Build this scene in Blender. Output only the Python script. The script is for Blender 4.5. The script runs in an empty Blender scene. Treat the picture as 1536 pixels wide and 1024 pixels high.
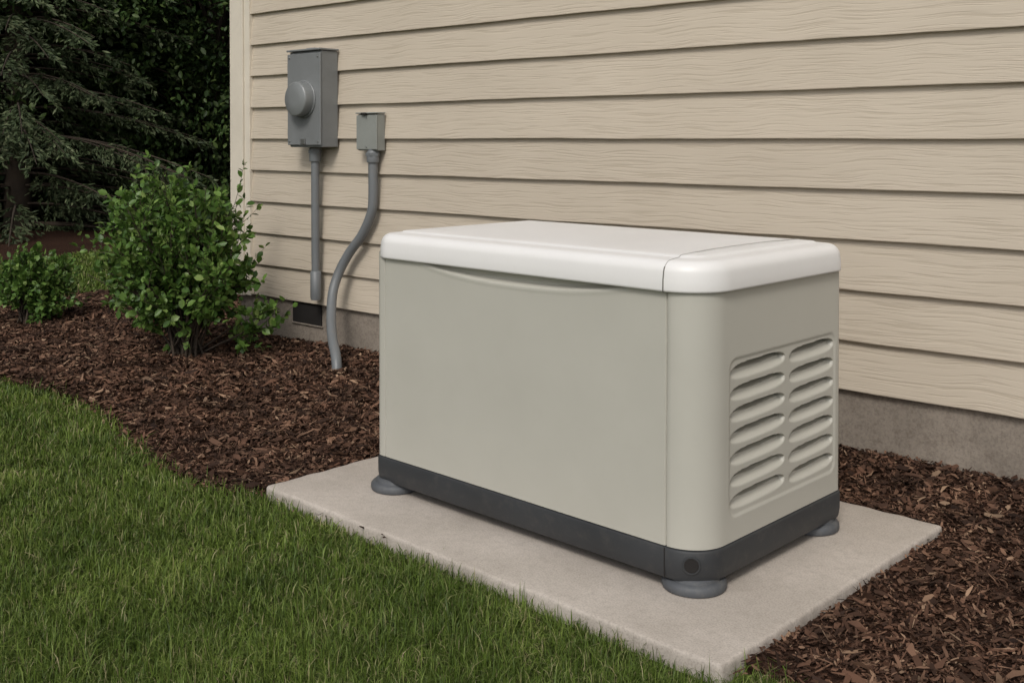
import bpy, math, random
import numpy as np
from mathutils import Vector, noise as mnoise
rng = np.random.default_rng(7)
random.seed(7)
S = bpy.context.scene
COL = S.collection
R_ = math.radians

# ------------------------------------------------------------------ helpers
def mesh_arrays(name, V, faces_list):
    me = bpy.data.meshes.new(name)
    V = np.asarray(V, dtype=np.float32)
    me.vertices.add(len(V)); me.vertices.foreach_set("co", V.ravel())
    loops = np.concatenate([np.asarray(f, dtype=np.int32).ravel() for f in faces_list])
    sizes = np.concatenate([np.full(len(f), np.asarray(f).shape[1], dtype=np.int32) for f in faces_list])
    starts = np.concatenate([[0], np.cumsum(sizes)[:-1]]).astype(np.int32)
    me.loops.add(len(loops)); me.loops.foreach_set("vertex_index", loops)
    me.polygons.add(len(sizes)); me.polygons.foreach_set("loop_start", starts)
    me.update(calc_edges=True)
    return me

def obj(name, me, mat=None, parent=None, smooth=False, loc=None):
    o = bpy.data.objects.new(name, me)
    COL.objects.link(o)
    if mat is not None and me is not None and len(me.materials) == 0:
        me.materials.append(mat)
    if smooth:
        me.polygons.foreach_set("use_smooth", np.ones(len(me.polygons), dtype=bool))
    if parent: o.parent = parent
    if loc: o.location = loc
    return o

def empty(name, loc=(0,0,0), rz=0):
    e = bpy.data.objects.new(name, None); COL.objects.link(e)
    e.location = loc; e.rotation_euler = (0,0,rz); e.empty_display_size = .2
    return e

def box(name, x0,x1,y0,y1,z0,z1, mat, parent=None, bevel=0.0, seg=2):
    V = [(x0,y0,z0),(x1,y0,z0),(x1,y1,z0),(x0,y1,z0),(x0,y0,z1),(x1,y0,z1),(x1,y1,z1),(x0,y1,z1)]
    F = [(0,3,2,1),(4,5,6,7),(0,1,5,4),(1,2,6,5),(2,3,7,6),(3,0,4,7)]
    me = bpy.data.meshes.new(name); me.from_pydata(V,[],F); me.update()
    o = obj(name, me, mat, parent)
    if bevel:
        b = o.modifiers.new("bev","BEVEL"); b.width=bevel; b.segments=seg; b.limit_method='ANGLE'
        me.polygons.foreach_set("use_smooth", np.ones(len(me.polygons), dtype=bool))
        b.harden_normals=True
    return o

def lathe(name, prof, n, mat, parent=None, loc=(0,0,0), axis='Z', smooth=True):
    V=[];F=[]
    for (r,h) in prof:
        for i in range(n):
            a=2*math.pi*i/n
            p=(r*math.cos(a), r*math.sin(a), h)
            if axis=='Y': p=(p[0], -h, p[1])
            V.append(p)
    for j in range(len(prof)-1):
        for i in range(n):
            F.append((j*n+i, j*n+(i+1)%n, (j+1)*n+(i+1)%n, (j+1)*n+i))
    F.append(tuple(range((len(prof)-1)*n, len(prof)*n)))
    me=bpy.data.meshes.new(name); me.from_pydata(V,[],F); me.update()
    o=obj(name,me,mat,parent,smooth=False,loc=loc)
    if smooth:
        me.polygons.foreach_set("use_smooth", np.ones(len(me.polygons), dtype=bool))
        me.set_sharp_from_angle(angle=R_(38))
    return o

def catmull(P, n=8):
    P=[Vector(p) for p in P]; out=[]
    Q=[P[0]*2-P[1]]+P+[P[-1]*2-P[-2]]
    for i in range(1,len(Q)-2):
        for k in range(n):
            t=k/n
            a,b,c,d=Q[i-1],Q[i],Q[i+1],Q[i+2]
            out.append(0.5*((2*b)+(c-a)*t+(2*a-5*b+4*c-d)*t*t+(3*b-a-3*c+d)*t**3))
    out.append(P[-1]); return out

def tube_arrays(P, rad, n=10, base=0):
    P=np.array([tuple(p) for p in P]); m=len(P)
    rad=np.broadcast_to(np.asarray(rad,dtype=float),(m,))
    T=np.gradient(P,axis=0); T/= (np.linalg.norm(T,axis=1,keepdims=True)+1e-9)
    ref=np.array([0.13,0.97,0.2]) if abs(T[0,1])<.9 else np.array([1.,0,0])
    A=np.cross(T,ref); A/= (np.linalg.norm(A,axis=1,keepdims=True)+1e-9)
    B=np.cross(T,A)
    ang=np.arange(n)*2*math.pi/n
    V=P[:,None,:]+rad[:,None,None]*(A[:,None,:]*np.cos(ang)[None,:,None]+B[:,None,:]*np.sin(ang)[None,:,None])
    i=np.arange(m-1)[:,None]*n; j=np.arange(n)[None,:]; j2=(j+1)%n
    F=np.stack([i+j,i+j2,i+n+j2,i+n+j],-1).reshape(-1,4)+base
    return V.reshape(-1,3),F

def tube(name,P,rad,mat,parent=None,n=14):
    V,F=tube_arrays(P,rad,n)
    me=mesh_arrays(name,V,[F]); return obj(name,me,mat,parent,smooth=True)

def in_poly(x,y,poly):
    inside=np.zeros(x.shape,bool); n=len(poly)
    for i in range(n):
        x1,y1=poly[i]; x2,y2=poly[(i+1)%n]
        c=((y1>y)!=(y2>y))
        xi=(x2-x1)*(y-y1)/((y2-y1) if y2!=y1 else 1e-9)+x1
        inside^= c&(x<xi)
    return inside

# ------------------------------------------------------------------ materials
def newmat(name):
    m=bpy.data.materials.new(name); m.use_nodes=True
    nt=m.node_tree; b=nt.nodes["Principled BSDF"]
    return m,nt,b
def N(nt,t,**kw):
    n=nt.nodes.new(t)
    for k,v in kw.items():
        if k in n.inputs: n.inputs[k].default_value=v
        else: setattr(n,k,v)
    return n
def L(nt,a,b): nt.links.new(a,b)
def ramp(nt,fac,stops):
    r=nt.nodes.new("ShaderNodeValToRGB")
    while len(r.color_ramp.elements)<len(stops): r.color_ramp.elements.new(.5)
    for e,(p,c) in zip(r.color_ramp.elements,stops):
        e.position=p; e.color=(*c,1) if len(c)==3 else c
    L(nt,fac,r.inputs[0]); return r
def coords(nt,scale=(1,1,1)):
    tc=nt.nodes.new("ShaderNodeTexCoord"); mp=nt.nodes.new("ShaderNodeMapping")
    mp.inputs["Scale"].default_value=scale; L(nt,tc.outputs["Object"],mp.inputs[0]); return mp.outputs[0]
def noise(nt,vec,scale,detail=4,rough=.55,dist=0):
    n=N(nt,"ShaderNodeTexNoise"); n.inputs["Scale"].default_value=scale; n.inputs["Detail"].default_value=detail
    n.inputs["Roughness"].default_value=rough; n.inputs["Distortion"].default_value=dist
    L(nt,vec,n.inputs["Vector"]); return n
def bump(nt,b,h,strength,dist,prev=None):
    bp=nt.nodes.new("ShaderNodeBump"); bp.inputs["Strength"].default_value=strength; bp.inputs["Distance"].default_value=dist
    L(nt,h,bp.inputs["Height"])
    if prev: L(nt,prev,bp.inputs["Normal"])
    L(nt,bp.outputs[0],b.inputs["Normal"]); return bp.outputs[0]

def mat_paint(name,col,rough=.45,var=.06,bs=.12,metal=0,grain=700,dirt=None,da=.3):
    m,nt,b=newmat(name); v=coords(nt)
    n1=noise(nt,v,5,3,.6)
    c0=tuple(c*(1-var) for c in col); c1=tuple(min(1,c*(1+var)) for c in col)
    r=ramp(nt,n1.outputs[0],[(.3,c0),(.7,c1)])
    out=r.outputs[0]
    if dirt:
        n3=noise(nt,v,26,4,.7); r3=ramp(nt,n3.outputs[0],[(.52,(0,0,0)),(.75,(1,1,1))])
        mx=N(nt,"ShaderNodeMixRGB"); mx.inputs[2].default_value=(*dirt,1)
        mm=N(nt,"ShaderNodeMath",operation='MULTIPLY'); mm.inputs[1].default_value=da
        L(nt,r3.outputs[0],mm.inputs[0]); L(nt,mm.outputs[0],mx.inputs[0]); L(nt,out,mx.inputs[1]); out=mx.outputs[0]
    L(nt,out,b.inputs["Base Color"])
    b.inputs["Metallic"].default_value=metal
    rr=ramp(nt,n1.outputs[0],[(.3,(rough-.05,)*3),(.7,(rough+.08,)*3)]); L(nt,rr.outputs[0],b.inputs["Roughness"])
    n2=noise(nt,v,grain,1,.5); bump(nt,b,n2.outputs[0],bs,.0006)
    return m

M_body=mat_paint("enclosure_paint",(.485,.470,.415),.40,.02,.25,dirt=(.44,.42,.36),da=.15)
M_lid=mat_paint("lid_paint",(.80,.785,.77),.38,.015,.25,dirt=(.72,.70,.66),da=.15)
M_base=mat_paint("base_plastic",(.034,.036,.039),.5,.12,.5,grain=400,dirt=(.10,.09,.08))
M_foot=mat_paint("foot_rubber",(.075,.08,.088),.55,.15,.5,grain=300,dirt=(.2,.19,.17))
M_black=mat_paint("dark_void",(.012,.010,.009),.8)
M_seam=mat_paint("seam_gasket",(.16,.155,.14),.7)
M_seamlid=mat_paint("lid_seam",(.45,.44,.42),.6)
M_box=mat_paint("grey_enamel",(.195,.203,.205),.42,.08,.3,dirt=(.16,.16,.15))
M_box2=mat_paint("grey_enamel_light",(.26,.27,.25),.42,.08,.3,dirt=(.2,.2,.17))
M_meter=mat_paint("meter_cover",(.23,.24,.24),.35,.06,.1,metal=.2)
M_pvc=mat_paint("conduit_pvc",(.155,.165,.172),.45,.08,.2,dirt=(.22,.19,.16))
M_trim=mat_paint("trim_paint",(.67,.61,.51),.55,.05,.3,dirt=(.56,.50,.41))
M_metal=mat_paint("zinc_screw",(.35,.35,.34),.4,.1,.2,metal=.8)
M_roof=mat_paint("roof_shingle",(.07,.065,.06),.9,.3,1.0,grain=60)

def mat_siding():
    m,nt,b=newmat("fiber_cement_siding")
    tc=nt.nodes.new("ShaderNodeTexCoord"); geo=nt.nodes.new("ShaderNodeNewGeometry")
    off=N(nt,"ShaderNodeCombineXYZ"); mul=N(nt,"ShaderNodeMath",operation='MULTIPLY'); mul.inputs[1].default_value=37.
    L(nt,geo.outputs["Random Per Island"],mul.inputs[0]); L(nt,mul.outputs[0],off.inputs[0]); L(nt,mul.outputs[0],off.inputs[1])
    ad=N(nt,"ShaderNodeVectorMath",operation='ADD'); L(nt,tc.outputs["Object"],ad.inputs[0]); L(nt,off.outputs[0],ad.inputs[1])
    w=noise(nt,ad.outputs[0],2.6,1,.5)
    ws=N(nt,"ShaderNodeVectorMath",operation='SCALE'); ws.inputs["Scale"].default_value=.06; L(nt,w.outputs["Color"],ws.inputs[0])
    ad2=N(nt,"ShaderNodeVectorMath",operation='ADD'); L(nt,ad.outputs[0],ad2.inputs[0]); L(nt,ws.outputs[0],ad2.inputs[1])
    mp=N(nt,"ShaderNodeMapping"); mp.inputs["Scale"].default_value=(4.0,4.0,110); L(nt,ad2.outputs[0],mp.inputs[0])
    g=noise(nt,mp.outputs[0],1.0,2,.6)
    gr=ramp(nt,g.outputs[0],[(.36,(0,0,0)),(.5,(.8,.8,.8)),(.75,(1,1,1))])
    big=noise(nt,ad.outputs[0],1.3,3,.6)
    c=ramp(nt,big.outputs[0],[(.3,(.535,.462,.368)),(.7,(.585,.508,.408))])
    mx=N(nt,"ShaderNodeMixRGB",blend_type='MULTIPLY'); mx.inputs[0].default_value=1
    cr=ramp(nt,g.outputs[0],[(.30,(.88,.87,.85)),(.46,(1,1,1))]); L(nt,c.outputs[0],mx.inputs[1]); L(nt,cr.outputs[0],mx.inputs[2])
    mr=ramp(nt,geo.outputs["Random Per Island"],[(0,(.94,.94,.94)),(1,(1,1,1))])
    mx2=N(nt,"ShaderNodeMixRGB",blend_type='MULTIPLY'); mx2.inputs[0].default_value=1
    L(nt,mx.outputs[0],mx2.inputs[1]); L(nt,mr.outputs[0],mx2.inputs[2])
    L(nt,mx2.outputs[0],b.inputs["Base Color"]); b.inputs["Roughness"].default_value=.62
    bump(nt,b,gr.outputs[0],.42,.0024)
    return m
M_siding=mat_siding()

def mat_concrete(name,c0,c1,stain=(.25,.22,.19),sp=.5,bs=.35,fine=260,low=None):
    m,nt,b=newmat(name); v=coords(nt)
    n1=noise(nt,v,3.2,5,.65); n2=noise(nt,v,fine,2,.6); n3=noise(nt,v,38,4,.7)
    r=ramp(nt,n1.outputs[0],[(.3,c0),(.7,c1)])
    r2=ramp(nt,n2.outputs[0],[(.32,(.62,.61,.6)),(.5,(1,1,1)),(.68,(1.18,1.18,1.15))])
    mx=N(nt,"ShaderNodeMixRGB",blend_type='MULTIPLY'); mx.inputs[0].default_value=sp
    L(nt,r.outputs[0],mx.inputs[1]); L(nt,r2.outputs[0],mx.inputs[2])
    r3=ramp(nt,n3.outputs[0],[(.48,(0,0,0)),(.76,(.6,.6,.6))])
    mx2=N(nt,"ShaderNodeMixRGB"); mx2.inputs[2].default_value=(*stain,1)
    L(nt,r3.outputs[0],mx2.inputs[0]); L(nt,mx.outputs[0],mx2.inputs[1])
    L(nt,mx2.outputs[0],b.inputs["Base Color"]); b.inputs["Roughness"].default_value=.88
    ms=N(nt,"ShaderNodeMath",operation='MULTIPLY_ADD'); ms.inputs[1].default_value=.35; L(nt,n2.outputs[0],ms.inputs[0]); L(nt,n3.outputs[0],ms.inputs[2])
    bump(nt,b,ms.outputs[0],bs,.004)
    return m
M_pad=mat_concrete("pad_concrete",(.39,.345,.30),(.52,.465,.415),stain=(.33,.29,.25),sp=.55,fine=210,bs=.28)
M_found=mat_concrete("foundation_concrete",(.20,.17,.14),(.31,.265,.22),stain=(.12,.09,.07),fine=120)

def mat_leaf(name,stops,trans=.25,rough=.5,patch=None,spec=.35):
    m,nt,b=newmat(name)
    geo=nt.nodes.new("ShaderNodeNewGeometry")
    r=ramp(nt,geo.outputs["Random Per Island"],stops); out=r.outputs[0]
    if patch:
        v=coords(nt); n=noise(nt,v,patch[0],2,.6); rr=ramp(nt,n.outputs[0],[(.32,patch[1]),(.68,patch[2])])
        mx=N(nt,"ShaderNodeMixRGB",blend_type='MULTIPLY'); mx.inputs[0].default_value=1
        L(nt,out,mx.inputs[1]); L(nt,rr.outputs[0],mx.inputs[2]); out=mx.outputs[0]
    L(nt,out,b.inputs["Base Color"]); b.inputs["Roughness"].default_value=rough
    b.inputs["Specular IOR Level"].default_value=spec
    if trans>0:
        t=N(nt,"ShaderNodeBsdfTranslucent"); L(nt,out,t.inputs[0])
        ms=N(nt,"ShaderNodeMixShader"); ms.inputs[0].default_value=trans
        L(nt,b.outputs[0],ms.inputs[1]); L(nt,t.outputs[0],ms.inputs[2])
        L(nt,ms.outputs[0],nt.nodes["Material Output"].inputs[0])
    return m
M_grass=mat_leaf("grass_blades",[(0,(.046,.076,.012)),(.35,(.084,.130,.020)),(.70,(.128,.185,.033)),(.87,(.18,.225,.058)),(.95,(.27,.25,.125)),(1,(.33,.29,.17))],0,.5,(3.2,(.64,.69,.60),(1.15,1.12,1.1)),.25)
M_shrub=mat_leaf("shrub_leaves",[(0,(.045,.100,.020)),(.5,(.10,.185,.036)),(.85,(.16,.265,.058)),(1,(.25,.34,.10))],.25,.42,None,.4)
M_spruce=mat_leaf("spruce_needles",[(0,(.038,.056,.027)),(.6,(.076,.104,.047)),(1,(.14,.16,.085))],0,.6,(1.2,(.6,.6,.6),(1.25,1.25,1.25)),.2)
M_decid=mat_leaf("dark_leaves",[(0,(.022,.046,.013)),(.6,(.042,.077,.020)),(1,(.09,.13,.038))],0,.5,(1.4,(.5,.5,.5),(1.3,1.3,1.3)),.25)
M_bark=mat_paint("bark",(.055,.040,.028),.9,.4,1,grain=60)
M_mulchchip=mat_leaf("mulch_chips",[(0,(.024,.013,.009)),(.35,(.064,.034,.022)),(.70,(.128,.068,.044)),(.92,(.21,.125,.082)),(1,(.33,.225,.15))],0,.8,(5.,(.55,.55,.55),(1.25,1.22,1.2)),.2)

def mat_ground(name,stops,sc,bs=.8,bd=.02):
    m,nt,b=newmat(name); v=coords(nt)
    n1=noise(nt,v,sc,4,.7); n2=noise(nt,v,1.1,2,.6)
    r=ramp(nt,n1.outputs[0],stops); r2=ramp(nt,n2.outputs[0],[(.3,(.7,.7,.7)),(.7,(1.1,1.1,1.1))])
    mx=N(nt,"ShaderNodeMixRGB",blend_type='MULTIPLY'); mx.inputs[0].default_value=1
    L(nt,r.outputs[0],mx.inputs[1]); L(nt,r2.outputs[0],mx.inputs[2]); L(nt,mx.outputs[0],b.inputs["Base Color"])
    b.inputs["Roughness"].default_value=.95; b.inputs["Specular IOR Level"].default_value=.1
    bump(nt,b,n1.outputs[0],bs,bd); return m
M_lawn=mat_ground("lawn_soil",[(.3,(.036,.042,.014)),(.5,(.065,.088,.022)),(.7,(.10,.14,.035))],40)
M_mulch=mat_ground("mulch_soil",[(.35,(.016,.009,.006)),(.55,(.052,.026,.017)),(.72,(.12,.06,.037))],55)

# ------------------------------------------------------------------ camera, light
cam=bpy.data.cameras.new("camera"); co=bpy.data.objects.new("camera",cam); COL.objects.link(co)
co.location=(0,0,1.12); co.rotation_euler=(R_(89),0,R_(43.9))
cam.sensor_width=36; cam.lens=37.9; cam.shift_y=-.1785; cam.clip_end=400; cam.clip_start=.05
S.camera=co
w=bpy.data.worlds.new("World"); S.world=w; w.use_nodes=True; nt=w.node_tree
sky=nt.nodes.new("ShaderNodeTexSky"); sky.sky_type='NISHITA'; sky.sun_disc=False
EL=46; AZ=152
sky.sun_elevation=R_(EL); sky.sun_rotation=R_(AZ); sky.air_density=1.0; sky.dust_density=3.0
hs=nt.nodes.new("ShaderNodeHueSaturation"); hs.inputs["Saturation"].default_value=.22
nt.links.new(sky.outputs[0],hs.inputs["Color"])
bg=nt.nodes["Background"]; nt.links.new(hs.outputs[0],bg.inputs[0]); bg.inputs[1].default_value=.120
sl=bpy.data.lights.new("sun","SUN"); sl.energy=1.45; sl.angle=R_(16); sl.color=(1,.95,.88)
so=bpy.data.objects.new("sun",sl); COL.objects.link(so)
az=R_(AZ); el=R_(EL)
d=Vector((math.sin(az)*math.cos(el), math.cos(az)*math.cos(el), math.sin(el)))
so.rotation_euler=d.to_track_quat('Z','Y').to_euler(); so.location=(3,-3,8)
S.view_settings.view_transform='Standard'; S.view_settings.look='None'; S.view_settings.exposure=0

# ------------------------------------------------------------------ ground
GZ=-.032; MZ=-.022
me=bpy.data.meshes.new("ground"); me.from_pydata([(-150,-150,GZ-.014),(150,-150,GZ-.014),(150,150,GZ-.014),(-150,150,GZ-.014)],[],[(0,1,2,3)])
obj("ground",me,M_lawn)

MP=[(6,2.3),(3,2.2),(0,2.12),(-.9,2.05),(-1.15,2.02),(-1.3,2.02),(-2.9,1.98),(-3.02,1.91),(-3.16,1.876),(-3.45,1.876),(-3.75,1.92),(-4.02,1.984),(-4.32,2.06),(-4.6,2.09),(-5.0,2.06),(-5.38,2.02),
    (-6.0,1.98),(-6.6,2.02),(-7.1,2.2),(-7.5,2.55),(-7.7,2.9),(-7.78,3.3),(-7.7,4.2),(-7.4,6),(-6.8,9),(-6.5,14),(6,14)]
def smooth_poly(P,n=5):
    out=[];m=len(P)
    for i in range(m):
        a,b,c,d=[np.array(P[(i+k-1)%m]) for k in range(4)]
        for k in range(n):
            t=k/n; out.append(tuple(.5*((2*b)+(c-a)*t+(2*a-5*b+4*c-d)*t*t+(3*b-a-3*c+d)*t**3)))
    return out
MP=smooth_poly(MP)
def ground_h(x,y):
    return .68*(.012*np.sin(x*1.7+1.3*np.sin(y*2.1))+.010*np.sin(y*3.1+x*2.3)+.006*np.sin(x*6.3-y*5.2)+.006*np.sin(x*17+2*np.sin(y*13))*np.sin(y*19-x*4))
gx=np.arange(-8,6.01,.04); gy=np.arange(1.7,5.2,.04)
X,Y=np.meshgrid(gx,gy,indexing='ij')
ins=in_poly(X.ravel(),Y.ravel(),MP).reshape(X.shape)
Z=np.where(ins,MZ+ground_h(X,Y)*.8,-.07)
V=np.stack([X,Y,Z],-1).reshape(-1,3); ny=len(gy)
i,j=np.meshgrid(np.arange(len(gx)-1),np.arange(ny-1),indexing='ij')
keep=(ins[:-1,:-1]|ins[1:,:-1]|ins[:-1,1:]|ins[1:,1:]).ravel()
F=np.stack([i*ny+j,(i+1)*ny+j,(i+1)*ny+j+1,i*ny+j+1],-1).reshape(-1,4)[keep]
obj("mulch_bed",mesh_arrays("mulch_bed",V,[F]),M_mulch,smooth=True)
FM=[(-10.6,-12),(-10.7,2),(-10.4,3.9),(-10.9,5.2),(-11.6,7),(-11.4,12),(-11,28),(-40,28),(-40,-12)]
me=bpy.data.meshes.new("woodland_floor"); me.from_pydata([(x,y,-.034) for x,y in FM],[],[tuple(range(len(FM)-1,-1,-1))])
obj("woodland_floor",me,M_mulch)

HR=R_(2.3); ch,sh=math.cos(HR),math.sin(HR)
def in_house(x,y):
    xp=x*ch+y*sh; yp=-x*sh+y*ch
    return (yp>3.80)&(xp>-5.62)
PADX=(-2.985,-1.258); PADY=(1.947,3.115)
def in_pad(x,y,m=0): return (x>PADX[0]-m)&(x<PADX[1]+m)&(y>PADY[0]-m)&(y<PADY[1]+m)

def scatter(n,x0,x1,y0,y1,dens):
    x=rng.uniform(x0,x1,n); y=rng.uniform(y0,y1,n)
    k=rng.uniform(0,1,n)<dens(x,y); return x[k],y[k]
def camd(x,y): return x*-.6934+y*.7206, x*.7206+y*.6934
def vis(x,y,m=.08):
    d,l=camd(x,y); return (d>1.9)&(np.abs(l/np.maximum(d,.1))<.4785+m)
def chips(x,y,zb,Ln,W,lift=.014,tl=.35):
    n=len(x); a=rng.uniform(0,2*math.pi,n); tilt=rng.normal(0,tl,n); roll=rng.normal(0,.6,n)
    D=np.stack([np.cos(a)*np.cos(tilt),np.sin(a)*np.cos(tilt),np.sin(tilt)],-1)
    Sd=np.stack([-np.sin(a)*np.cos(roll),np.cos(a)*np.cos(roll),np.sin(roll)],-1)
    Nn=np.cross(D,Sd)
    z=zb+rng.uniform(0,lift,n)
    C=np.stack([x,y,z],-1)
    l=Ln[:,None]/2; w_=W[:,None]/2; k1=rng.uniform(.1,.9,n)[:,None]; k2=rng.uniform(.1,.9,n)[:,None]
    bend=rng.normal(0,.15,n)[:,None]*l; sk=Sd*w_*rng.normal(0,.8,(n,1))
    v=np.stack([C-D*l-Sd*w_*k1+sk, C-D*l+Sd*w_*k2+sk, C+Sd*w_+Nn*bend, C+D*l+Sd*w_*k1, C+D*l-Sd*w_*k2, C-Sd*w_+Nn*bend],1).reshape(-1,3)
    b=np.arange(n)[:,None]*6
    return v,np.concatenate([b+np.array([[0,1,2,5]]),b+np.array([[5,2,3,4]])])
def dm(x,y):
    d,l=camd(x,y)
    return np.where(vis(x,y),np.clip((3.2/np.maximum(d,1))**1.2,0.10,1),.05)
x,y=scatter(470000,-8,2.5,1.8,5,dm)
e=rng.normal(0,.035,(2,len(x)))
k=in_poly(x+e[0],y+e[1],MP)&~in_house(x,y)&~in_pad(x,y,.005); x=x[k];y=y[k]
d_,_l=camd(x,y); sc=np.clip(d_/3.8,.9,1.8)
n=len(x)
Ln=np.exp(rng.normal(math.log(.0145),.6,n)).clip(.004,.060)*sc
Wd=np.exp(rng.normal(math.log(.0060),.5,n)).clip(.002,.018)*sc
V,F=chips(x,y,MZ+ground_h(x,y)*.8,Ln,Wd)
x,y=scatter(20000,-8,2.5,1.9,5,lambda x,y:np.where(vis(x,y),1,.2))
k=in_poly(x,y,MP)&~in_house(x,y)&~in_pad(x,y,.03); x=x[k];y=y[k]; m_=len(x)
V2,F2=chips(x,y,MZ+ground_h(x,y)*.8+.006,rng.uniform(.022,.060,m_),rng.uniform(.007,.022,m_),.012,.25)
F=np.concatenate([F,F2+len(V)]); V=np.concatenate([V,V2])
obj("mulch_chips",mesh_arrays("mulch_chips",V,[F]),M_mulchchip)

def grass(x,y,z0,H,wd):
    n=len(x); a=rng.uniform(0,2*math.pi,n)
    lean=np.abs(rng.normal(.75,.6,n)).clip(0,1.9)
    D=np.stack([np.cos(a),np.sin(a),np.zeros(n)],-1)
    b=a+math.pi/2+rng.normal(0,.5,n); Sd=np.stack([np.cos(b),np.sin(b),np.zeros(n)],-1)
    W=(wd*rng.uniform(.5,1.3,n))[:,None]
    P=np.stack([x,y,z0],-1); up=np.array([[0,0,1.]])
    Hc=H[:,None]; ln=lean[:,None]
    p1=P+up*Hc*(.55-.12*ln)+D*Hc*.30*ln; p2=P+up*Hc*(1-.45*ln)+D*Hc*.80*ln
    v=np.stack([P-Sd*W/2,P+Sd*W/2,p1-Sd*W*.45,p1+Sd*W*.45,p2],1).reshape(-1,3)
    q=np.arange(n)[:,None]*5
    return v,q+np.array([[0,1,3,2]]),q+np.array([[2,3,4]])
def dg(x,y):
    d,l=camd(x,y)
    return np.where(vis(x,y),np.clip((2.7/np.maximum(d,1))**1.4,.1,1),.04)
x,y=scatter(1200000,-8.2,1.5,-1.5,2.3,dg)
e=rng.normal(0,.022,(2,len(x)))
k=~in_poly(x+e[0],y+e[1],MP)&~in_pad(x,y,.004); x=x[k];y=y[k]
d_,_=camd(x,y); wd=.0023*np.clip(d_/2.6,.9,2.4)
pn=np.sin(x*9+2*np.sin(y*7))*np.sin(y*11+x*3); pn2=np.sin(x*31+3*np.sin(y*23))*np.sin(y*37+2*np.sin(x*19))
tuft=1+.24*pn+.24*pn2
H=np.exp(rng.normal(math.log(.035),.33,len(x))).clip(.012,.075)*tuft
V,F4,F3=grass(x,y,np.full(len(x),GZ-.012),H,wd)
x,y=scatter(90000,-12,-7.2,-1,7.5,lambda x,y:np.where(vis(x,y,.05),1,.12))
k=~in_poly(x,y,MP)&~in_poly(x,y,FM); x=x[k];y=y[k]
V2,G4,G3=grass(x,y,np.full(len(x),GZ-.012),rng.uniform(.035,.060,len(x)),np.full(len(x),.009))
nb=len(V); V=np.concatenate([V,V2])
obj("grass",mesh_arrays("grass",V,[F4,F3,G4+nb,G3+nb]),M_grass)

# ------------------------------------------------------------------ concrete pad
def rrect(x0,x1,y0,y1,rad,nc=10,ns=(2,2,2,2),extra=None):
    P=[];Nn=[]
    fl,fr,br,bl=rad
    def line(a,b,n,nr,ex=None):
        ts=list(np.linspace(0,1,n,endpoint=False)[1:]) if n>1 else []
        if ex: ts=sorted(ts+ex)
        for t in ts:
            P.append((a[0]+(b[0]-a[0])*t,a[1]+(b[1]-a[1])*t)); Nn.append(nr)
    def arc(cx,cy,r,a0):
        for k in range(nc+1):
            a=a0+math.pi/2*k/nc; P.append((cx+r*math.cos(a),cy+r*math.sin(a))); Nn.append((math.cos(a),math.sin(a)))
    ex=None
    if extra: ex=[(e-(x0+fl))/((x1-fr)-(x0+fl)) for e in extra]
    arc(x0+fl,y0+fl,fl,math.pi)
    line((x0+fl,y0),(x1-fr,y0),ns[0],(0,-1),ex)
    arc(x1-fr,y0+fr,fr,-math.pi/2)
    line((x1,y0+fr),(x1,y1-br),ns[1],(1,0))
    arc(x1-br,y1-br,br,0)
    line((x1-br,y1),(x0+bl,y1),ns[2],(0,1))
    arc(x0+bl,y1-bl,bl,math.pi/2)
    line((x0,y1-bl),(x0,y0+fl),ns[3],(-1,0))
    return np.array(P),np.array(Nn)
def ringsolid(name,args,prof,mat,parent=None,ns=(2,2,2,2),nc=10,cap_top=True,cap_bot=False,jitter=0,sharp=35):
    x0,x1,y0,y1,rad=args; V=[];n=None
    for (ins_,z) in prof:
        r=tuple(max(q-ins_,.002) for q in rad)
        P,_=rrect(x0+ins_,x1-ins_,y0+ins_,y1-ins_,r,nc,ns); n=len(P)
        for p in P:
            jx=jy=jz=0
            if jitter:
                q=mnoise.noise(Vector((p[0]*14,p[1]*14,z*14))); q2=mnoise.noise(Vector((p[0]*30,p[1]*30,3)))
                jz=jitter*q*.6; jx=jitter*q2; jy=jitter*q
            V.append((p[0]+jx,p[1]+jy,z+jz))
    F=[]
    for j in range(len(prof)-1):
        for i in range(n): F.append((j*n+i,j*n+(i+1)%n,(j+1)*n+(i+1)%n,(j+1)*n+i))
    if cap_top: F.append(tuple(range((len(prof)-1)*n,len(prof)*n)))
    if cap_bot: F.append(tuple(range(n-1,-1,-1)))
    me=bpy.data.meshes.new(name); me.from_pydata(V,[],F); me.update()
    me.polygons.foreach_set("use_smooth",np.ones(len(me.polygons),dtype=bool)); me.set_sharp_from_angle(angle=R_(sharp))
    return obj(name,me,mat,parent)
ringsolid("concrete_pad",(PADX[0],PADX[1],PADY[0],PADY[1],(.012,)*4),[(0,-.12),(0,-.012),(.001,-.005),(.004,-.0015),(.010,0),(.05,.0)],M_pad,ns=(260,180,260,180),nc=4,jitter=.0032,sharp=50)

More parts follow.
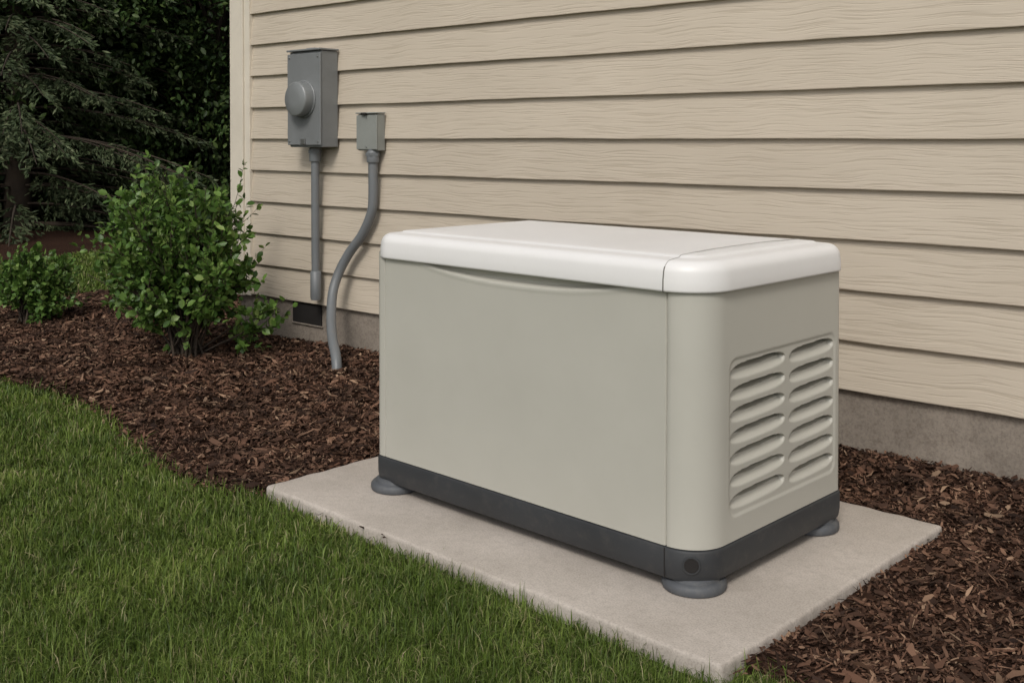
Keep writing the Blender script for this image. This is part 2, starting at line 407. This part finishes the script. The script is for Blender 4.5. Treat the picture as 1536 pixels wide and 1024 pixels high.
# ------------------------------------------------------------------ generator
gen=empty("standby_generator",(-2.076,2.53,0))
GX0,GX1,GY0,GY1=-2.708,-1.466,2.183,2.902
def ginv(o):
    o.parent=gen; o.location=(2.076,-2.53,0); return o
SEAM=-1.571; SEAML=-2.660
sm=lambda t:(lambda c:c*c*(3-2*c))(np.clip(t,0,1))
ex=[s+dx for s in (SEAM,) for dx in (-.0035,-.0018,0,.0018,.0035) if s+dx<GX1-.102]
ex+=[SEAML+dx for dx in (-.0035,-.0018,0,.0018,.0035)]
P,Nn=rrect(GX0,GX1,GY0,GY1,(.028,.100,.03,.03),14,(170,260,20,30),ex)
zr=np.unique(np.concatenate([np.arange(.112,.762,.0020),[.112,.762]]))
PX=P[:,0][:,None];PY=P[:,1][:,None];Z=zr[None,:]
front=(Nn[:,1]<-.999)[:,None]; side=(Nn[:,0]>.999)[:,None]
disp=np.zeros((len(P),len(zr)))
for s in (SEAM,SEAML):
    disp+=np.where(front,.006*sm(1-np.abs(PX-s)/.0030),0)
t=(PX+2.090)/.415
zb=.746-.036*np.clip(1-np.abs(t)**2.4,0,1)
disp+=np.where(front&(np.abs(t)<1),.018*sm((Z-zb)/.014),0)
disp-=np.where(front&(np.abs(t)<1.04),.0010*np.exp(-((Z-zb+.005)/.006)**2)*np.clip((1.04-np.abs(t))/.15,0,1),0)
disp+=np.where(front,.0012*np.sin(PX*5.1+1)*np.sin(Z*7),0)
def slot(yc,hw,zc,hh):
    u=(PY-yc)/hw
    a=np.clip(1-np.abs(u)**4.5,0,1)**.5
    zt=zc+hh*a+.003*u; zbm=zc-hh*a+.003*u
    v=(Z-zbm)/np.maximum(zt-zbm,1e-4)
    inside=(np.abs(u)<1)&(v>0)&(v<1)
    cres=.54+.22*np.abs(u)**2
    dd=.015*sm(v/cres)*sm(v/.3)+.028*sm((v-cres)/.14)
    dd=dd*sm((1-v)/.07)*sm((1-np.abs(u))/.06)
    return np.where(inside&side,dd,0)
for r in range(7):
    zc=.208+r*.0545
    disp+=slot(2.447,.134,zc,.0228)
    disp+=slot(2.726,.124,zc,.0228)
def sdrr(cy,cz,hy,hz,r):
    qy=np.abs(PY-cy)-hy+r; qz=np.abs(Z-cz)-hz+r
    return np.minimum(np.maximum(qy,qz),0)+np.sqrt(np.maximum(qy,0)**2+np.maximum(qz,0)**2)-r
disp+=np.where(side,.003*sm(-sdrr(2.582,.3715,.280,.204,.035)/.012),0)
VX=PX-Nn[:,0][:,None]*disp; VY=PY-Nn[:,1][:,None]*disp
V=np.stack([VX,VY,np.broadcast_to(Z,VX.shape)],-1).reshape(-1,3); m=len(zr);n=len(P)
i,j=np.meshgrid(np.arange(n),np.arange(m-1),indexing='ij'); i2=(i+1)%n
F=np.stack([i*m+j,i2*m+j,i2*m+j+1,i*m+j+1],-1).reshape(-1,4)
eo=obj("enclosure",mesh_arrays("enclosure",V,[F]),M_body,smooth=True); eo.data.set_sharp_from_angle(angle=R_(50)); ginv(eo)
o=.014
prof=[(.03,.752),(.012,.746),(.004,.7445),(.0005,.7465),(0,.751),(.0005,.775),(.0025,.788)]
for k in range(1,9):
    a=math.pi/2*k/8; prof.append((.0025+.034*(1-math.cos(a)),.788+.034*math.sin(a)))
prof+=[(.050,.8232),(.066,.8246),(.070,.8260),(.075,.8290),(.082,.8302),(.14,.8325),(.22,.8348),(.30,.8355)]
ginv(ringsolid("lid",(GX0-o,GX1+o,GY0-o,GY1+o,(.085,.125,.07,.07)),prof,M_lid,ns=(30,16,30,16),nc=14,sharp=60))
pts=[(SEAM,GY0-o+i_+.0004,z_+.0004) for i_,z_ in prof[2:]]
pts+= [(SEAM,GY1+o-i_-.0004,z_+.0004) for i_,z_ in reversed(prof[2:])]
ginv(tube("lid_seam",pts[:-1],.0013,M_seamlid))
ginv(tube("lid_seam_front",[(SEAM,GY0-o+i_-.0003,z_) for i_,z_ in prof[2:10]],.0016,M_seam))
bo=.005
bp=[(.03,.030),(.012,.030),(.006,.033),(.003,.040),(0,.060),(0,.104),(.002,.108),(.006,.110),(.03,.1105)]
ginv(ringsolid("base_tray",(GX0-bo,GX1+bo,GY0-bo,GY1+bo,(.035,.105,.035,.035)),bp,M_base,ns=(30,16,30,16),nc=14,cap_bot=True))
ginv(tube("base_seam",[(SEAM,GY0-bo+.0002,.034),(SEAM,GY0-bo-.0002,.060),(SEAM,GY0-bo-.0002,.108)],.0016,M_black))
ginv(ringsolid("reveal_gasket",(GX0+.003,GX1-.003,GY0+.003,GY1-.003,(.028,.098,.03,.03)),[(0,.1095),(0,.1135)],M_black,ns=(4,4,4,4),cap_top=False))
th=R_(36); cx,cy=GX1-.100,GY0+.100
hp=Vector((cx+.1052*math.sin(th),cy-.1052*math.cos(th),.076))
for nm,pr,mt in (("lifting_hole_ring",[(.0225,-.006),(.0225,.0015),(.0215,.0028),(.0185,.0028),(.0180,.0005)],M_base),("lifting_hole",[(.0178,-.004),(.0178,.0016),(.001,.0012)],M_black)):
    q=lathe(nm,pr,28,mt,None,axis='Y'); q.parent=gen; q.location=(hp.x+2.076,hp.y-2.53,hp.z); q.rotation_euler=(0,0,th)
fp=[(.074,0),(.080,.002),(.082,.008),(.081,.018),(.076,.024),(.066,.027),(.064,.034),(.058,.038),(.03,.039)]
for k,(fx,fy) in enumerate([(-1.536,2.256),(-1.530,2.835),(-2.665,2.232),(-2.65,2.83)]):
    q=lathe("foot_%d"%(k+1),fp,40,M_foot); q.parent=gen; q.location=(fx+2.076,fy-2.53,0.0008)

# ------------------------------------------------------------------ house
house=empty("house",(0,0,0),HR)
W=3.79; Z0=.197; SP=.1855
def board_row(xa,xb,zb,outv,seed,step=.06):
    xs=np.arange(xa,xb+step*.5,step); xs[-1]=xb; V=[]
    for x_ in xs:
        wv=.0030*mnoise.noise(Vector((x_*1.1,seed*7.3,0)))+.0016*mnoise.noise(Vector((x_*6,seed*3.1,5)))
        wy=.0020*mnoise.noise(Vector((x_*.9,seed*5.3,9)))
        V+=[(x_,.016,zb+wv+.002),(x_,-.009+wy,zb+wv),(x_,-.010+wy,zb+wv+.003),(x_,.0130,zb+SP+.012)]
    F=[]
    for i_ in range(len(xs)-1):
        for j_ in range(3):
            F.append((i_*4+j_,i_*4+j_+1,(i_+1)*4+j_+1,(i_+1)*4+j_)[::-1])
    return V,F
def siding(name,xa,xb,rows,z0,rot=None):
    V=[];F=[]
    for r in range(rows):
        v,f=board_row(xa,xb,z0+r*SP,0,r+random.random()*.1)
        b=len(V); V+=v; F+=[tuple(q+b for q in ff) for ff in f]
    me=bpy.data.meshes.new(name); me.from_pydata(V,[],F); me.update(); return me
o1=obj("siding",siding("siding",-5.50,5.0,15,Z0),M_siding,house); o1.location=(0,W,0)
o2=obj("siding_end_wall",siding("siding_end_wall",-8.0,-.10,15,Z0),M_siding,house)
o2.location=(-5.61,W,0); o2.rotation_euler=(0,0,R_(-90))
TOP=Z0+15*SP
box("wall_core",-5.595,5.0,W+.018,W+8,Z0-.0,TOP,M_trim,house)
box("corner_trim_front",-5.624,-5.50,W-.028,W+.016,Z0-.012,TOP,M_trim,house,.003)
box("corner_trim_channel",-5.4985,-5.445,W-.016,W+.0155,Z0-.008,TOP,M_trim,house,.002)
box("corner_trim_side",-5.634,-5.6255,W-.026,W+.10,Z0-.012,TOP,M_trim,house,.003)
box("foundation",-5.59,5.0,W+.014,W+7.9,-.4,Z0-.001,M_found,house,.004)
box("foundation_vent",-5.060,-4.800,W+.006,W+.0135,.075,.193,M_black,house)
box("foundation_vent_sill",-5.07,-4.79,W+.004,W+.0135,.066,.0745,M_found,house,.002)
box("soffit",-6.0,5.4,W-.30,W+8.4,TOP+.002,TOP+.04,M_trim,house)
box("fascia",-6.0,5.4,W-.33,W-.3015,TOP-.02,TOP+.16,M_trim,house,.003)
me=bpy.data.meshes.new("roof"); z=TOP+.045
me.from_pydata([(-6.1,W-.38,z+.1),(5.5,W-.38,z+.1),(5.5,W+4,z+2.2),(-6.1,W+4,z+2.2),(-6.1,W+8.5,z+.1),(5.5,W+8.5,z+.1)],[],[(0,1,2,3),(3,2,5,4),(0,3,4),(1,5,2)])
obj("roof",me,M_roof,house)

# ------------------------------------------------------------------ electric meter
def hempty(name,x,y,z):
    return empty(name,(x*ch-y*sh,x*sh+y*ch,z),HR)
mt=hempty("electric_meter_box",-4.77,W,1.34)
def lb(name,x0,x1,y0,y1,z0,z1,mat,b=.002): return box(name,x0,x1,y0,y1,z0,z1,mat,mt,b)
lb("cabinet",-.140,.140,-.122,-.007,-.262,.262,M_box,.006)
lb("cover",-.1445,.1445,-.135,-.1235,-.250,.250,M_box,.004)
lb("top_flange",-.148,.148,-.139,-.007,.2635,.274,M_box,.003)
lb("top_hub",-.035,.035,-.09,-.03,.2745,.284,M_box,.004)
lb("bottom_latch",-.02,.02,-.143,-.136,-.245,-.215,M_metal,.002)
lb("hinge_upper",-.154,-.1455,-.128,-.105,.16,.20,M_metal,.002)
lb("hinge_lower",-.154,-.1455,-.128,-.105,-.20,-.16,M_metal,.002)
lathe("meter_ring",[(.103,0),(.103,.006),(.100,.009),(.095,.009)],48,M_box,mt,loc=(.005,-.1352,.0),axis='Y')
lathe("meter_dome",[(.094,.0),(.094,.052),(.092,.060),(.087,.064),(.03,.0655),(.002,.066)],48,M_meter,mt,loc=(.005,-.1352,.0),axis='Y')
for k,(sx,sz) in enumerate([(-.125,.23),(.125,.23),(-.125,-.23),(.125,-.23)]):
    lathe("screw_%d"%(k+1),[(.006,0),(.006,.003),(.002,.0045)],12,M_metal,mt,loc=(sx,-.1352,sz),axis='Y')
c1=hempty("electrical_conduit",-4.768,W-.058,0)
tube("pipe",[(0,0,1.076),(0,0,.8),(0,0,.5),(.002,.0,.36)],.0225,M_pvc,c1,18)
lathe("upper_coupling",[(.031,1.0),(.032,1.003),(.032,1.072),(.028,1.076)],20,M_pvc,c1)
lathe("hub_nut",[(.037,1.045),(.037,1.062),(.033,1.064)],6,M_pvc,c1,smooth=False)
tube("lower_fitting",[(.002,0,.395),(.002,0,.392),(.002,0,.25),(.002,0,.235)],[.024,.030,.030,.027],M_pvc,c1,18)
lathe("fitting_end",[(.026,.2345),(.001,.2348)],18,M_black,c1)

# ------------------------------------------------------------------ junction box
jb=hempty("junction_box",-4.325,W,1.162)
box("housing",-.078,.078,-.060,-.007,-.100,.092,M_box2,jb,.004)
box("cover",-.081,.081,-.069,-.0612,-.094,.086,M_box2,jb,.003)
box("hood",-.083,.083,-.075,-.007,.0935,.101,M_box2,jb,.003)
lathe("cover_screw",[(.005,0),(.005,.003),(.001,.004)],12,M_metal,jb,loc=(0,-.0692,.072),axis='Y')
lathe("cover_screw_2",[(.005,0),(.005,.003),(.001,.004)],12,M_metal,jb,loc=(0,-.0692,-.080),axis='Y')
box("latch_tab",-.03,.012,-.084,-.0755,.088,.099,M_black,jb,.002)
c2=hempty("electrical_conduit",-4.300,W-.045,0)
P2=[(0,0,1.07),(0,0,.95),(0,0,.83),(-.012,0,.74),(-.08,-.005,.62),(-.175,-.02,.51),(-.225,-.045,.41),(-.222,-.09,.31),(-.15,-.16,.20),(-.03,-.25,.11),(.09,-.325,.045),(.135,-.355,-.03),(.135,-.37,-.12)]
tube("pipe",catmull(P2,10),.0255,M_pvc,c2,20)
lathe("upper_coupling",[(.033,1.0),(.034,1.003),(.034,1.055),(.030,1.061)],20,M_pvc,c2)
lathe("hub_nut",[(.040,1.035),(.040,1.050),(.036,1.052)],6,M_pvc,c2,smooth=False)

# ------------------------------------------------------------------ foliage
def norm(a): return a/(np.linalg.norm(a,axis=-1,keepdims=True)+1e-9)
def leaves(P,D,Ln,Wd,fold=.25):
    n=len(P); D=norm(D); r=rng.normal(0,1,(n,3))+np.array([0,0,1.2])
    Sd=norm(np.cross(D,r)); Nn=np.cross(Sd,D)
    l=Ln[:,None]; w_=Wd[:,None]/2; dr=Nn*l*-.10
    v=np.stack([P,P+D*l*.30+Sd*w_*.85+Nn*w_*fold,P+D*l*.68+Sd*w_*.9+Nn*w_*fold+dr*.4,P+D*l+dr,
                P+D*l*.68-Sd*w_*.9+Nn*w_*fold+dr*.4,P+D*l*.30-Sd*w_*.85+Nn*w_*fold],1).reshape(-1,3)
    b=np.arange(n)[:,None]*6
    return v,np.concatenate([b+np.array([[0,1,2,3]]),b+np.array([[0,3,4,5]])])
def quads(P,D,Ln,Wd):
    n=len(P); D=norm(D); Sd=norm(np.cross(D,rng.normal(0,1,(n,3))))
    l=Ln[:,None]; w_=Wd[:,None]/2
    v=np.stack([P,P+D*l*.5+Sd*w_,P+D*l,P+D*l*.5-Sd*w_],1).reshape(-1,3)
    return v,np.arange(n)[:,None]*4+np.array([[0,1,2,3]])
def two_mat(name,Va,Fa,Vb,Fb,ma,mb,smooth=False):
    me=mesh_arrays(name,np.concatenate([Va,Vb]),[Fa,Fb+len(Va)])
    me.materials.append(ma); me.materials.append(mb)
    idx=np.concatenate([np.zeros(len(Fa),dtype=np.int32),np.ones(len(Fb),dtype=np.int32)])
    me.polygons.foreach_set("material_index",idx); return me

def shrub(name,loc,ax,zc,nstem,ntwig,nleaf,leaf,lumps,off=(0,0),sprigs=()):
    WV=[];WF=[];nv=0; LP=[];LD=[]
    def addtube(P,r,n=5):
        nonlocal nv
        v,f=tube_arrays(P,r,n,nv); WV.append(v);WF.append(f);nv+=len(v)
    for s in range(nstem+len(sprigs)):
        dv=rng.normal(0,1,3); dv/=np.linalg.norm(dv)
        if dv[2]<-.55: dv[2]*=-.6
        lump=1+.36*mnoise.noise(Vector(dv)*1.7+Vector((lumps,0,0)))+.26*mnoise.noise(Vector(dv)*4+Vector((lumps,3,0)))
        rr=rng.uniform(.45,1.0)**.6*lump*(1.18 if s%7==0 else 1)
        T=np.array([dv[0]*ax[0]*rr+off[0],dv[1]*ax[1]*rr+off[1],zc+dv[2]*ax[2]*rr]); T[2]=max(T[2],.07)
        if s>=nstem: T=np.array(sprigs[s-nstem])
        B=np.array([rng.normal(0,.035),rng.normal(0,.035),-.03])
        Mid=np.array([T[0]*.28,T[1]*.28,T[2]*.50+.03])+rng.normal(0,.02,3)
        ts=np.linspace(0,1,9)[:,None]
        C=(1-ts)**2*B+2*ts*(1-ts)*Mid+ts**2*T+rng.normal(0,.006,(9,3))*ts
        addtube(C,np.linspace(.0075,.0016,9))
        for k in range(ntwig):
            t=rng.uniform(.42,1.0) if T[2]>.3 else rng.uniform(.55,1)
            i0=min(int(t*8),7); f=t*8-i0; p=C[i0]*(1-f)+C[i0+1]*f
            out=norm(p-np.array([off[0]*.6,off[1]*.6,zc*.55])); dirv=norm(out*.7+rng.normal(0,.55,3)+np.array([0,0,.35]))
            ln=rng.uniform(.06,.20)*(ax[0]/.42)**.5
            us=np.linspace(0,1,4)[:,None]; tw=p+dirv*ln*us+np.array([0,0,.25*ln])*us**2
            addtube(tw,np.linspace(.002,.0009,4),3)
            m=nleaf; tt=rng.uniform(.1,1.02,m)[:,None]
            q=p+dirv*ln*tt+np.array([0,0,.25*ln])*tt**2
            LP.append(q); LD.append(dirv*.55+rng.normal(0,.65,(m,3))+np.array([0,0,.15]))
    P_=np.concatenate(LP);D_=np.concatenate(LD)
    k=P_[:,2]>.03; P_=P_[k];D_=D_[k];n=len(P_)
    Ln=rng.uniform(.55,1.25,n)*leaf; Vl,Fl=leaves(P_,D_,Ln,Ln*rng.uniform(.55,.78,n))
    me=two_mat(name,np.concatenate(WV),np.concatenate(WF),Vl,Fl,M_bark,M_shrub)
    return obj(name,me,None,None,loc=loc)
spr=[(.28,.26,.22),(.33,.30,.17),(.30,.33,.14)]
shrub("shrub",(-5.19,2.92,-.03),(.43,.42,.47),.54,125,9,10,.044,2.0,(-.065,-.06),spr)
shrub("shrub",(-6.86,2.78,-.03),(.225,.225,.20),.21,55,9,11,.038,5.0)

def spruce(name,H,R):
    WV=[];WF=[];nv=0;LP=[];LD=[]
    v,f=tube_arrays([(0,0,-.2),(0,0,H*.3),(.03,0,H*.7),(0,0,H)],[.17,.13,.06,.01],10,0); WV.append(v);WF.append(f);nv=len(v)
    z=.12
    while z<H-.3:
        n=rng.integers(8,12); fine = z<4.0
        for b in range(n):
            a=rng.uniform(0,2*math.pi); Lb=max(.3,R*(1-z/H)**.8*rng.uniform(.65,1.15))
            out=np.array([math.cos(a),math.sin(a),0]); m=10
            t=np.linspace(0,1,m)[:,None]
            zz=z+rng.uniform(-.08,.08)
            C=out*Lb*t+np.array([0,0,1])*(zz+Lb*(.10*t-.38*t**2+.10*t**3))
            v,f=tube_arrays(C,np.linspace(.022,.004,m)*(.5+.5*Lb/R),4,nv); WV.append(v);WF.append(f);nv+=len(v)
            ntw=int(Lb/(.065 if fine else .2))
            tt=rng.uniform(.12,1.0,ntw)
            base=out*Lb*tt[:,None]+np.array([0,0,1])*(zz+Lb*(.10*tt-.38*tt**2+.10*tt**3))[:,None]
            side_=np.array([-out[1],out[0],0]); sg=np.where(rng.uniform(0,1,ntw)<.5,-1,1)[:,None]
            td=norm(out*rng.uniform(.3,.9,(ntw,1))+side_*sg*rng.uniform(.4,1,(ntw,1))+np.array([0,0,-.25])+rng.normal(0,.12,(ntw,3)))
            tl=rng.uniform(.18,.5,ntw)*(1-.55*tt)*(.6+.4*Lb/R)
            ns=13 if fine else 6
            uu=rng.uniform(0,1,(ntw,ns))
            pos=base[:,None,:]+td[:,None,:]*tl[:,None,None]*uu[...,None]+np.array([0,0,-.5])*(tl[:,None]*uu**2)[...,None]
            dd=td[:,None,:]*1.0+rng.normal(0,.36,(ntw,ns,3))+np.array([0,0,-.35])
            LP.append(pos.reshape(-1,3));LD.append(dd.reshape(-1,3))
        z+=.21 if z<4.0 else .34
    P_=np.concatenate(LP);D_=np.concatenate(LD);n=len(P_)
    s=np.where(P_[:,2]<4.0,1,2.1)
    Vl,Fl=quads(P_,D_,rng.uniform(.055,.11,n)*s,rng.uniform(.018,.030,n)*s)
    return two_mat(name,np.concatenate(WV),np.concatenate(WF),Vl,Fl,M_bark,M_spruce)
sp=spruce("spruce_tree",8.5,2.7)
def leafy(name,H,R):
    WV=[];WF=[];nv=0;LP=[];LD=[]
    v,f=tube_arrays([(0,0,-.2),(.05,0,1.2),(.1,.05,H*.5),(0,0,H*.85)],[.14,.11,.07,.02],8,0); WV.append(v);WF.append(f);nv=len(v)
    nc=620
    for c in range(nc):
        dv=rng.normal(0,1,3);dv/=np.linalg.norm(dv)
        l=1+.5*mnoise.noise(Vector(dv)*2.2)+.35*mnoise.noise(Vector(dv)*5)
        r=rng.uniform(.35,1)**.45*l
        p=np.array([dv[0]*R*r,dv[1]*R*r,H*.5+dv[2]*H*.5*r])
        if p[2]<.15: p[2]=rng.uniform(.15,.8)
        if c%6==0:
            a=np.array([0,0,max(.3,p[2]*.55)]); C=np.stack([a,(a+p)/2+np.array([0,0,.1]),p])
            v,f=tube_arrays(C,[.03,.018,.005],4,nv); WV.append(v);WF.append(f);nv+=len(v)
        m=70; sc_=rng.uniform(.10,.24)
        ax_=norm(norm(p-np.array([0,0,H*.45]))+np.array([0,0,-.3])+rng.normal(0,.3,3))
        q=p+rng.normal(0,1,(m,3))*sc_*np.array([1,1,.5])+ax_*rng.uniform(-1,1,(m,1))*sc_*1.5; LP.append(q)
        LD.append(rng.normal(0,.6,(m,3))+ax_*.7)
    P_=np.concatenate(LP);D_=np.concatenate(LD);k=P_[:,2]>.03;P_=P_[k];D_=D_[k];n=len(P_)
    Ln=rng.uniform(.06,.12,n); Vl,Fl=leaves(P_,D_,Ln,Ln*.55)
    return two_mat(name,np.concatenate(WV),np.concatenate(WF),Vl,Fl,M_bark,M_decid)
lf=leafy("leafy_tree",6.5,2.0)
def place(name,me,x,y,s,r):
    o=bpy.data.objects.new(name,me); COL.objects.link(o); o.location=(x,y,-.05); o.scale=(s,s,s); o.rotation_euler=(0,0,r)
for (x_,y_,s,r) in [(-14.0,5.5,1.0,1.4),(-13.6,1.5,.95,2.),(-16.3,8.9,1.1,1.),(-17.5,3.5,1.15,4),(-13.8,-2.5,1.,5),(-14.8,13.5,1.1,3)]:
    place("spruce_tree",sp,x_,y_,s,r)
for (x_,y_,s,r) in [(-14.3,8.5,1.0,0),(-15.9,6.5,1.2,2),(-16.6,4.9,1.2,1),(-14.2,10.8,1.1,4),(-17,12,1.3,3),(-15.8,-.5,1.2,5),(-14.5,16.5,1.2,2.2),(-15,-5,1.2,.7)]:
    place("leafy_tree",lf,x_,y_,s,r)
n=26000
P_=np.stack([rng.uniform(-21,-19,n),rng.uniform(-14,26,n),rng.uniform(0,8,n)**1.0],-1)
P_[:,2]*=.85+.25*np.sin(P_[:,1]*.9)
Ln=rng.uniform(.4,.75,n); Vl,Fl=leaves(P_,rng.normal(0,1,(n,3)),Ln,Ln*.8)
obj("tree_line",mesh_arrays("tree_line",Vl,[Fl]),M_decid)
